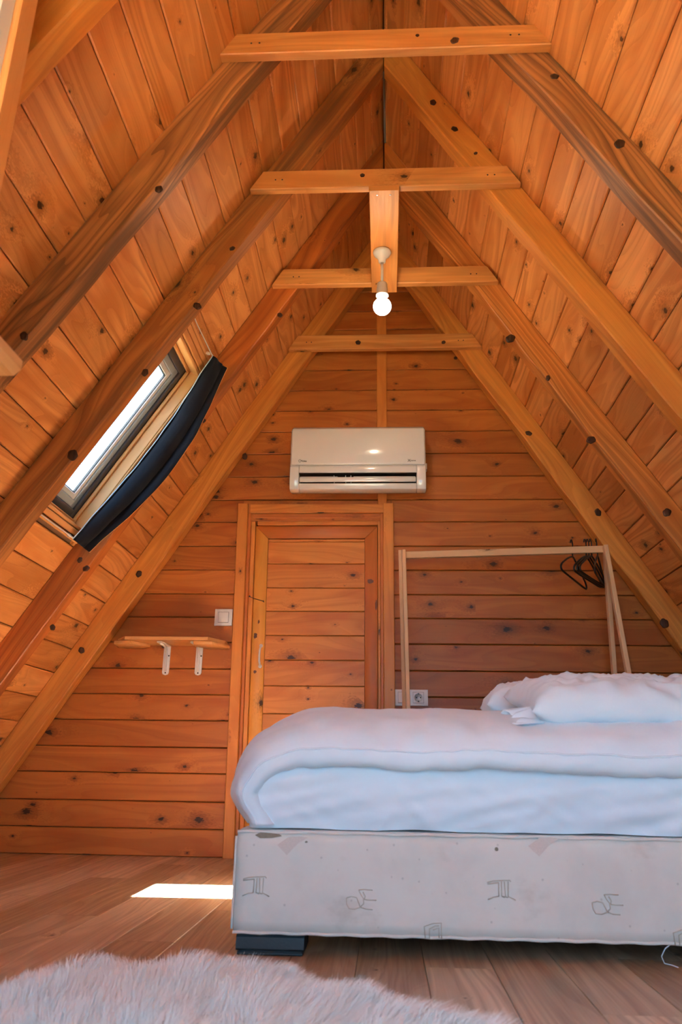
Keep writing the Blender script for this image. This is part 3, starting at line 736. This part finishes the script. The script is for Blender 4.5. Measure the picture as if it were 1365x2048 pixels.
for x in (-1.018, -.866):
    pl = [(-.016, .012), (-.012, .004), (0, 0), (.012, .004), (.016, .012), (.016, .135), (-.016, .135)]
    br = plate('bracket', pl, (x, YW-.005, .757), (1, 0, 0), (0, 0, 1), (0, 1, 0), .005, 'metal', sh); bevel(br, .0015, 2)
    ar = plate('bracket_arm', [(-.016, 0), (.016, 0), (.016, -.135), (.010, -.15), (-.010, -.15), (-.016, -.135)], (x, YW-.001, .8865), (1, 0, 0), (0, 1, 0), (0, 0, 1), .005, 'metal', sh); bevel(ar, .0015, 2)
    tube('bracket_rib', [(x, YW-.006, .775), (x, YW-.010, .80), (x, YW-.014, .85), (x, YW-.035, .879), (x, YW-.08, .8835), (x, YW-.13, .885)], .005, 'metal', sh, 8)
    for dx, z in ((-.004, .838), (.010, .845), (0, .768)): lathe('screw', [(.0035, -.005), (.0035, -.0062), (.001, -.0065)], (x+dx, YW, z), (0, 1, 0), 'screw', sh, 8)

# ---- clothes rack behind the bed
rk = empty('clothes_rack', (.52, 3.5, 0)); setp(rk, 'raw pine clothes rack with splayed legs standing behind the bed', 'clothes rack')
stick('leg', (.066, 3.535, 1.290), (.088, 3.70, .0), .016, .034, 'pale', rk, ref=(0, 1, 0))
stick('leg', (.081, 3.470, 1.272), (.098, 3.385, .0), .016, .034, 'pale', rk, ref=(0, 1, 0))
stick('leg', (.974, 3.535, 1.295), (.985, 3.70, .0), .018, .034, 'pale', rk, ref=(0, 1, 0))
stick('leg', (.958, 3.470, 1.295), (1.032, 3.385, .0), .018, .034, 'pale', rk, ref=(0, 1, 0))
stick('rail', (.076, 3.502, 1.258), (.974, 3.502, 1.287), .030, .024, 'pale', rk, ref=(0, 1, 0))

def hanger_paths():
    hook = [(0, 0, -.02), (0, 0, .0), (.0, .004, .018), (0, .012, .030), (0, .012, .044), (0, .0, .056), (0, -.014, .050), (0, -.018, .038)]
    W2, H2 = .19, .105
    loop = []
    for k in range(9): a = k/8; loop.append((0, W2*a*.95, -.022-.075*a**1.25))
    for a in (20, 60, 100, 140, 170): loop.append((0, W2*.95+.014*math.sin(math.radians(a)), -.108+.012*math.cos(math.radians(a))-.006))
    for k in range(1, 8): loop.append((0, W2*.95*(1-2*k/8), -.128))
    for a in (190, 220, 260, 300, 340): loop.append((0, -W2*.95+.014*math.sin(math.radians(a)), -.108+.012*math.cos(math.radians(a))-.006))
    for k in range(8, 0, -1): a = k/8; loop.append((0, -W2*a*.95, -.022-.075*a**1.25))
    return hook, loop
hk, lp = hanger_paths()
v1, f1 = tube_data(hk, .0028, 7); v2, f2 = tube_data(lp, .0042, 7, closed=True)
hk_me = mesh('hook', v1, f1); lp_me = mesh('hanger_frame', v2, f2)
for me_ in (hk_me, lp_me): me_.materials.append(MT['black']); me_.polygons.foreach_set('use_smooth', [True]*len(me_.polygons))
HL = [(.822, -28, -2, 'black plastic hanger hanging alone at the outer end of the row of hangers'),
      (.881, -30, 0, 'first black hanger of the tight middle bunch on the rack'),
      (.893, -30, 0, 'second black hanger of the tight middle bunch on the rack'),
      (.905, -30, 0, 'third black hanger of the tight middle bunch on the rack'),
      (.930, -20, 3, 'black plastic hanger nearest the splayed rack legs')]
for x, rz, tilt, lab in HL:
    e = empty('coat_hanger', (x, 3.502, 1.262+(x-.076)*.0323-.0285+.018)); e.rotation_euler = (math.radians(tilt), 0, math.radians(rz))
    setp(e, lab, 'hanger', 'black hangers on the rack')
    for nm, me_ in (('hook', hk_me), ('hanger_frame', lp_me)):
        o = bpy.data.objects.new(nm, me_); COL.objects.link(o); o.parent = e

# ================================================================== BED
BX0, BX1, BY0, BY1 = -.335, 1.50, 1.928, 3.30
bed = empty('bed_base', (.58, 2.6, 0)); setp(bed, 'beige upholstered bed base with faint embroidered motifs and worn stains', 'bed base')
def rounded_box(name, x0, x1, y0, y1, z0, z1, r, mat, parent, seg=4, nx=40, ny=20, nz=6, amp=0.0, sc=3.0):
    bm = bmesh.new()
    bmesh.ops.create_cube(bm, size=1.0)
    for v in bm.verts: v.co = Vector((x0 if v.co.x < 0 else x1, y0 if v.co.y < 0 else y1, z0 if v.co.z < 0 else z1))
    for ax, n in ((0, nx), (1, ny), (2, nz)):
        lo = (x0, y0, z0)[ax]; hi = (x1, y1, z1)[ax]
        for k in range(1, n):
            pos = Vector((0, 0, 0)); pos[ax] = lo+(hi-lo)*k/n; nn = Vector((0, 0, 0)); nn[ax] = 1
            bmesh.ops.bisect_plane(bm, geom=bm.verts[:]+bm.edges[:]+bm.faces[:], plane_co=pos, plane_no=nn)
    c = Vector(((x0+x1)/2, (y0+y1)/2, (z0+z1)/2)); h = Vector(((x1-x0)/2, (y1-y0)/2, (z1-z0)/2))
    bm.normal_update()
    for v in bm.verts:
        d = v.co-c
        inner = Vector([max(-(h[k]-r), min(h[k]-r, d[k])) for k in range(3)])
        e = d-inner
        if e.length > 1e-9 and sum(1 for k in range(3) if abs(e[k]) > 1e-6) > 1:
            mx = max(abs(e[k]) for k in range(3)); e = e.normalized()*r*(mx/r if mx < r else 1)
        v.co = c+inner+e
    bm.normal_update()
    if amp > 0:
        for v in bm.verts:
            nv = noise.noise(v.co*sc)+.5*noise.noise(v.co*sc*2.3+Vector((5, 3, 1)))
            v.co += v.normal*amp*nv
    me = bpy.data.meshes.new(name); bm.to_mesh(me); bm.free()
    return link(name, me, mat, parent, True)
bb = rounded_box('base_box', BX0, BX1, BY0, BY1, .040, .2445, .012, 'base', bed, nx=60, ny=20, nz=8, amp=.0016, sc=7.0)
# piping along the upper and lower front edges
tube('piping', [(BX0+.004+k*.02, BY0+.002, .239+.001*math.sin(k)) for k in range(0, 91)], .0035, 'base', bed, 6)
tube('piping', [(BX0+.004+k*.02, BY0+.003, .0435+.001*math.sin(k*1.7)) for k in range(0, 91)], .0035, 'base', bed, 6)
tube('piping', [(BX0+.002, BY0+.001, .05+k*.02) for k in range(0, 10)], .003, 'base', bed, 6)
for x in (BX0+.012, BX1-.16, .52):
    for y in (BY0+.006, BY1-.12):
        if abs(x-.52) < .01 and y < 2.5: continue
        ft = box('bed_foot', x, x+.145, y, y+.11, .009, .0385, 'foot', bed, ch=.004)
        box('foot_flange', x+.003, x+.142, y+.003, y+.107, .0005, .0075, 'foot', ft, ch=.002)
        box('foot_core', x+.006, x+.139, y+.006, y+.104, .0065, .0095, 'foot', ft, ch=.0005)
YE = BY0-.0012
def motif(name, polys, cx, cz, sx=1.0, mat='stitch', r=.0011):
    vs, fs = [], []
    for pl in polys:
        v, f = tube_data([(cx+a*sx, YE, cz+b) for a, b in pl], r, 5); o = len(vs); vs += v; fs += [tuple(o+k for k in q) for q in f]
    o = link(name, mesh(name, vs, fs), mat, bed, True); return o
mm = [[(-.032, .016), (-.02, .019), (-.006, .020), (.016, .021), (.018, .018)], [(-.032, .013), (-.008, .016)], [(-.008, .016), (-.009, -.010)], [(-.002, .018), (-.003, -.010)],
      [(.004, .018), (.005, -.011), (.0015, -.0125)], [(.012, .018), (.011, -.010), (.020, -.014), (.026, -.017)], [(-.009, -.010), (-.020, -.012), (-.032, -.017)], [(-.003, -.010), (.011, -.012)]]
cf = [[(-.034, .000), (-.033, -.012), (-.028, -.020), (-.016, -.021), (-.004, -.017)], [(-.034, .000), (-.024, .003), (-.012, .001), (-.008, -.008), (-.004, -.017)],
      [(-.008, .016), (-.004, .008), (.002, .000), (.003, -.010), (-.004, -.017)], [(-.008, .016), (.004, .017), (.022, .016)], [(.004, -.002), (.016, -.003), (.030, -.003)], [(-.004, -.017), (.008, -.020), (.022, -.021)], [(.001, .012), (.006, .004), (.004, -.002)]]
dd = [[(-.022, -.014), (-.024, .008), (-.004, .014), (.016, .015), (.016, -.014)], [(-.012, -.014), (-.012, .004), (.002, .010), (.010, .010)], [(-.004, .002), (.010, .006), (.010, -.012)]]
motif('embroidery', mm, -.281, .130); motif('embroidery', cf, -.055, .114); motif('embroidery', mm, .243, .134); motif('embroidery', cf, .462, .116)
motif('embroidery', dd, .097, .056, .9); motif('embroidery', dd, .610, .056, .9); motif('embroidery', mm, .78, .134); motif('embroidery', cf, 1.0, .116)
for cx, cz in ((-.214, .214), (.330, .222)):
    plate('woven_patch', [(-.028, .0), (-.006, -.020), (.018, .004), (.040, .016), (.020, .018), (-.004, .016)], (cx, YE+.0002, cz), (1, 0, 0), (0, 0, 1), (0, -1, 0), .0006, 'patch', bed)
for cx, cz, r in ((-.178, .2195, .0035), (.234, .2145, .004)):
    lathe('stain_spot', [(r, .001), (r, -.0003), (r*.4, -.0005)], (cx, YE+.0008, cz), (0, 1, 0), 'stain', bed, 12)
plate('stain_mark', [(-.03, .0), (-.018, .006), (.004, .005), (.024, .003), (.03, -.001), (.008, -.005), (-.018, -.006)], (-.262, YE+.0006, .2325), (1, 0, 0), (0, 0, 1), (0, -1, 0), .0005, 'stain', bed)
tube('loose_thread', [(.585, BY0+.004, .044), (.568, BY0-.004, .036), (.558, BY0-.006, .022), (.562, BY0-.008, .010), (.575, BY0-.010, .008), (.588, BY0-.012, .004)], .0009, 'sheet', bed, 5)

# ---- mattress under a white sheet
mat_o = empty('mattress', (.58, 2.6, .245)); setp(mat_o, 'thick mattress under a taut white sheet on the beige base', 'mattress')
def wr(p, k):
    return noise.noise(Vector(p)*k)
NX, NZ = 220, 40
mx0, mx1, my0, my1, mz0, mz1 = BX0+.022, BX1-.005, BY0+.012, BY1-.01, .246, .425
vs, fs = [], []
prof = []
for k in range(NZ+1):                      # front edge: bottom tuck, bulging side, rounded top
    f = k/NZ
    if f < .62:
        g = f/.62; z = mz0+(mz1-.035-mz0)*g; y = my0-.016*math.sin(math.pi*min(1, g*1.02))**.8+.010*(1-g)
    else:
        a = (f-.62)/.38*math.pi/2; z = mz1-.035+.035*math.sin(a); y = my0+.07*(1-math.cos(a))
    prof.append((y, z))
prof += [(my0+.07+(my1-my0-.07)*k/12, mz1) for k in range(1, 13)]+[(my1, mz0)]
NP = len(prof)
for i in range(NX+1):
    x = mx0+(mx1-mx0)*i/NX
    edge = max(0, 1-(x-mx0)/.03); inset = .03*(1-math.sqrt(max(0, 1-edge*edge)))
    for k, (y, z) in enumerate(prof):
        yy = y+inset*(1 if k < NZ else 0)
        if k <= NZ:
            f = k/NZ
            fold = 0.0
            for cx, sl, w_ in ((-.02, .9, .9), (.10, -1.0, 1.0), (.27, 1.2, .8), (.42, -1.4, 1.0), (.62, 1.1, .7), (.85, -1, .9)):
                d = (x-cx)-sl*(z-mz0)*.9
                fold += w_*math.exp(-(d/.016)**2)*max(0, 1-f*1.6)
            yy -= .0105*fold*(.5+.5*wr((x*3, z*5, 2), 2.0))
            yy += .0055*wr((x*1.2+z*4.5, z*16-x*4, 0), 2.4)+.003*wr((x*6, z*20+x*9, 5), 2.0)
        zz = z+.003*wr((x, yy, 0), 5) if k > 2 else z+.004*wr((x*2.5, 0, 0), 3.0)*(1 if k == 0 else .5)
        if k == 0: zz = max(zz, mz0-.001)
        vs.append((x, yy, zz))
for i in range(NX):
    for k in range(NP-1):
        q = i*NP+k; fs.append((q, q+NP, q+NP+1, q+1))
fs.append(tuple(range(NP))); fs.append(tuple(NX*NP+k for k in reversed(range(NP))))
link('sheet', mesh('sheet', vs, fs), 'sheet', mat_o, True)

# ---- duvet: wraps over the foot end, front edge rolled under
dv = empty('duvet', (.4, 2.6, .43)); setp(dv, 'plump white duvet covering the mattress and hanging over its end', 'duvet')
path = []                                     # XZ path of the mattress surface with outward normal
x = 1.44
while x > -.165: path.append((x, .428, 0.0)); x -= .0125
NARC = 22
cxr, czr, rr, rz_ = -.165, .315, .165, .113
for k in range(1, NARC+1):
    a = math.pi/2*k/NARC; path.append((cxr-rr*math.sin(a), czr+rz_*math.cos(a), math.atan2(math.sin(a)/rr, math.cos(a)/rz_)))
for k in range(1, 13): path.append((cxr-rr+.030*(k/12)**1.5, czr-.062*k/12, math.pi/2))
sec = [(3.30, .0), (3.335, .02), (3.34, .05), (3.30, .082), (3.2, .095), (3.0, .103), (2.8, .108), (2.62, .110), (2.45, .107), (2.34, .101), (2.24, .093), (2.16, .085), (2.10, .077), (2.05, .068), (2.01, .059), (1.975, .048), (1.945, .034), (1.922, .018),
       (1.907, .000), (1.899, -.016), (1.897, -.030), (1.902, -.042), (1.914, -.050), (1.930, -.050), (1.945, -.042)]
# resample the section finely
def resample(pts, n):
    L = [0]
    for a, b in zip(pts, pts[1:]): L.append(L[-1]+math.hypot(b[0]-a[0], b[1]-a[1]))
    out = []
    for k in range(n+1):
        # denser towards the front
        d = L[-1]*(1-(1-k/n)**1.9)
        j = 0
        while j < len(L)-2 and L[j+1] < d: j += 1
        t = (d-L[j])/(L[j+1]-L[j]); out.append((pts[j][0]+(pts[j+1][0]-pts[j][0])*t, pts[j][1]+(pts[j+1][1]-pts[j][1])*t))
    return out
sec = resample(sec, 84)
vs, fs = [], []
ns_ = len(sec)
acc = 0.0
for i, (px, pz, a) in enumerate(path):
    if i: acc += math.hypot(px-path[i-1][0], pz-path[i-1][1])
    wrap = min(max(a/(math.pi/2), 0), 1)
    drop = max(0, (.315-pz)/.07)
    nx_, nz_ = -math.sin(a), math.cos(a)
    for j, (y, n_) in enumerate(sec):
        front = max(0, min(1, (2.25-y)/.3))
        th = n_
        if wrap > 0:                            # the hanging end is thinner and pulled in
            base = n_
            th = n_*(1-.42*wrap) if n_ > 0 else n_*(1-.15*wrap)
            th = th*(1-.30*min(drop, 1)) if th > 0 else th
        lowlip = max(0, min(1, (-.0+.02-n_)/.06))*front
        sag = lowlip*(1-wrap)*(.010*math.sin((px-.1)*3.1)-.012*max(0, min(1, (.35-px)/.5))*-1)
        yy = y+wrap*front*.018-.010*math.sin(px*6)*front*.5*(1-wrap)
        p = Vector((px+nx_*th, yy, pz+nz_*th))
        p.z -= sag
        # soft quilting and folds
        w = .0075*noise.noise(Vector((p.x*5, p.y*5, p.z*6)))+.0035*noise.noise(Vector((acc*13, p.y*9, 3)))+.010*max(0, .22-abs(noise.noise(Vector((acc*4.5+p.y*3, p.y*6-acc*3, 12)))))*(.5+.5*front)
        fold = .0055*noise.noise(Vector((acc*26+p.z*14, p.y*5+p.z*18, 7)))*(.4+front)
        if drop > 0: fold += .005*math.sin(p.y*70+noise.noise(Vector((acc*8, p.y*6, 1)))*4)*min(1, drop)*.6
        if wrap > .0: fold += .006*wrap*noise.noise(Vector((p.y*26, acc*5, 9)))
        nd = Vector((nx_, -.7*front if n_ < .06 else 0, nz_)).normalized()
        p += nd*(w+fold)
        vs.append(p)
for i in range(len(path)-1):
    for j in range(ns_-1):
        q = i*ns_+j; fs.append((q, q+1, q+ns_+1, q+ns_))
fs.append(tuple(range(ns_))); fs.append(tuple((len(path)-1)*ns_+k for k in reversed(range(ns_))))
me = mesh('duvet_cover', vs, fs); bm = bmesh.new(); bm.from_mesh(me); bmesh.ops.recalc_face_normals(bm, faces=bm.faces); bm.to_mesh(me); bm.free()
dc = link('duvet_cover', me, 'duvet', dv, True)
# seam along the lower front edge
js = min(range(ns_), key=lambda j: abs(sec[j][1]+.014)+(0 if sec[j][0] < 2 else 9))
tube('seam', [vs[i*ns_+js]+Vector((0, -.0008, 0)) for i in range(len(path))], .0022, 'duvet', dv, 6)

# ---- pillows
def pillow(name, lab, C, sx, sy, sz, rot, seed, flap):
    e = empty(name, C); setp(e, lab, 'pillow', 'white pillows on the bed')
    n, m_ = 84, 48
    vs, fs = [], []
    def shape(u, v, top):
        ex = 1-abs(u)**(12.0 if u < 0 else 6.0); ey = 1-abs(v)**4.5
        h = max(0, ex)**.5*max(0, ey)**.45
        px = u*sx*(1-.05*(1-abs(v)**2)); py = v*sy*(1-.06*(1-abs(u)**2))
        z = (h*sz if top else -h*sz*.7)
        w = noise.noise(Vector((px*9+seed, py*7, top*3)))*.010+(.42-abs(noise.noise(Vector((px*11+py*9+seed, py*8-px*7, top*3+5)))))*.045-.008+(.4-abs(noise.noise(Vector((px*24-py*9+seed, py*14+px*6, top*3+8)))))*.016
        ends = abs(u)**3
        w += .012*ends*noise.noise(Vector((u*3+seed, v*11, top)))
        z += w*h*(1 if top else .5)
        px += .006*noise.noise(Vector((v*6, 0, seed)))
        return Vector((px, py, z))
    for top in (1, 0):
        for i in range(n+1):
            for j in range(m_+1):
                vs.append(shape(-1+2*i/n, -1+2*j/m_, top))
    o2 = (n+1)*(m_+1)
    for i in range(n):
        for j in range(m_):
            q = i*(m_+1)+j; fs.append((q, q+m_+1, q+m_+2, q+1)); q += o2; fs.append((q, q+1, q+m_+2, q+m_+1))
    me = mesh(name, vs, fs); bm = bmesh.new(); bm.from_mesh(me); bmesh.ops.remove_doubles(bm, verts=bm.verts, dist=.0012); bmesh.ops.recalc_face_normals(bm, faces=bm.faces); bm.to_mesh(me); bm.free()
    R = Matrix.Rotation(rot[2], 4, 'Z') @ Matrix.Rotation(rot[0], 4, 'X') @ Matrix.Rotation(rot[1], 4, 'Y')
    me.transform(Matrix.Translation(Vector(C)) @ R)
    link('pillow_case', me, 'sheet', e, True)
    if flap:                                   # loose ruffled mouth of the case
        fv, ff = [], []
        nf, mf = 40, 10
        for i in range(nf+1):
            t = i/nf
            v = -.98+.95*t
            for j in range(mf+1):
                g = j/mf
                b0 = shape(-.97, v, 1); z0 = -.012+.02*math.sin(v*9)
                ext = (.050+.014*math.sin(t*23)+.010*math.sin(t*41+1))*g
                fv.append(Vector((-sx*.97-ext*.9+.05*(1-g)*.3, v*sy*.99-.010*g, z0*(1-g)+(-.030-.010*math.sin(t*29))*g+.012*math.sin(t*34)*g)))
        for i in range(nf):
            for j in range(mf):
                q = i*(mf+1)+j; ff.append((q, q+1, q+mf+2, q+mf+1))
        fm = mesh('case_flap', fv, ff); fm.transform(Matrix.Translation(Vector(C)) @ R)
        fo = link('case_flap', fm, 'sheet', e, True)
        md = fo.modifiers.new('thick', 'SOLIDIFY'); md.thickness = .002
    return e
pillow('pillow', 'white pillow with a ruffled case end, nearest to the front edge of the bed', (.83, 2.185, .536), .50, .215, .060, (math.radians(9), 0, math.radians(1)), 3.0, True)
pillow('pillow', 'white pillow lying behind the front pillow, its end showing beside it', (.70, 2.64, .560), .40, .20, .062, (math.radians(2), 0, math.radians(-3)), 11.0, False)

# ================================================================== RUG
rug = empty('sheepskin_rug', (-.25, 1.35, 0)); setp(rug, 'shaggy white sheepskin rug on the floor in front of the bed', 'rug')
OUT = [(-.640, 1.50), (-.615, 1.615), (-.54, 1.670), (-.44, 1.675), (-.34, 1.655), (-.25, 1.655), (-.185, 1.640), (-.145, 1.570), (-.09, 1.520), (-.01, 1.465), (.07, 1.400), (.135, 1.340), (.20, 1.22), (.18, 1.02), (.08, .86), (-.12, .78), (-.34, .80), (-.52, .92), (-.62, 1.12), (-.655, 1.32)]
def smooth_loop(pts, it=2):
    for _ in range(it):
        q = []
        for a, b in zip(pts, pts[1:]+pts[:1]):
            q += [(a[0]*.75+b[0]*.25, a[1]*.75+b[1]*.25), (a[0]*.25+b[0]*.75, a[1]*.25+b[1]*.75)]
        pts = q
    return pts
OS = smooth_loop(OUT, 2); cxm, cym = -.24, 1.25
vs, fs = [], []
RG = [(1.0, .001), (1.0, .010), (.93, .018), (.75, .024), (.5, .028), (.25, .030)]
for f, z in RG:
    for a, b in OS: vs.append((cxm+(a-cxm)*f, cym+(b-cym)*f, z+(.004*noise.noise(Vector((a*9*f, b*9*f, 0))) if z > .015 else 0)))
n = len(OS)
for k in range(len(RG)-1):
    for i in range(n): fs.append((k*n+i, k*n+(i+1) % n, (k+1)*n+(i+1) % n, (k+1)*n+i))
vs.append((cxm, cym, .030))
for i in range(n): fs.append(((len(RG)-1)*n+i, (len(RG)-1)*n+(i+1) % n, len(vs)-1))
link('hide', mesh('hide', vs, fs), 'hide', rug, True)
def inside(x, y):
    c = False; j = n-1
    for i in range(n):
        xi, yi = OS[i]; xj, yj = OS[j]
        if (yi > y) != (yj > y) and x < (xj-xi)*(y-yi)/(yj-yi)+xi: c = not c
        j = i
    return c
fv, ff = [], []
rs = random.Random(3)
NSTR = 46000
cnt = 0
while cnt < NSTR:
    if cnt % 5 == 0:                       # extra hair along the rim
        i = rs.randrange(n); a, b = OS[i], OS[(i+1) % n]; t = rs.random(); f = rs.uniform(.94, 1.0)
        x, y = cxm+(a[0]+(b[0]-a[0])*t-cxm)*f, cym+(a[1]+(b[1]-a[1])*t-cym)*f
    else:
        x, y = rs.uniform(-.67, .22), rs.uniform(.95, 1.70)
        if not inside(x, y): continue
    cnt += 1
    d = Vector((x-cxm, y-cym, 0)); rim = min(1, (d.length/.45))
    cl_x = noise.noise(Vector((x*16, y*16, 0))); cl_y = noise.noise(Vector((x*16, y*16, 9)))   # locks lean together
    lean_ = Vector((cl_x*.9+.35, cl_y*.9+.25, 0))+d.normalized()*rim*.75+Vector((rs.gauss(0, .18), rs.gauss(0, .18), 0))
    ln = rs.uniform(.030, .050)*(1+.4*noise.noise(Vector((x*10, y*10, 4))))
    z0 = .018-.012*(rim > .95)
    p = Vector((x, y, z0)); wv = Vector((-lean_.y, lean_.x, 0)); wv = (wv.normalized() if wv.length > .01 else Vector((1, 0, 0)))
    wv = (wv*.5+Vector((rs.uniform(-1, 1), rs.uniform(-1, 1), 0))).normalized()
    o = len(fv)
    for k in range(4):
        t = k/3
        q = p+Vector((lean_.x, lean_.y, 0))*ln*t*t*.75+Vector((0, 0, ln*(t-.36*t*t*min(1.2, lean_.length))))
        hwid = .0009*(1-t*.85)
        fv += [q-wv*hwid, q+wv*hwid]
    for k in range(3): ff.append((o+2*k, o+2*k+1, o+2*k+3, o+2*k+2))
fur = link('fur', mesh('fur', fv, ff), 'fur', rug, True); fur['kind'] = 'stuff'
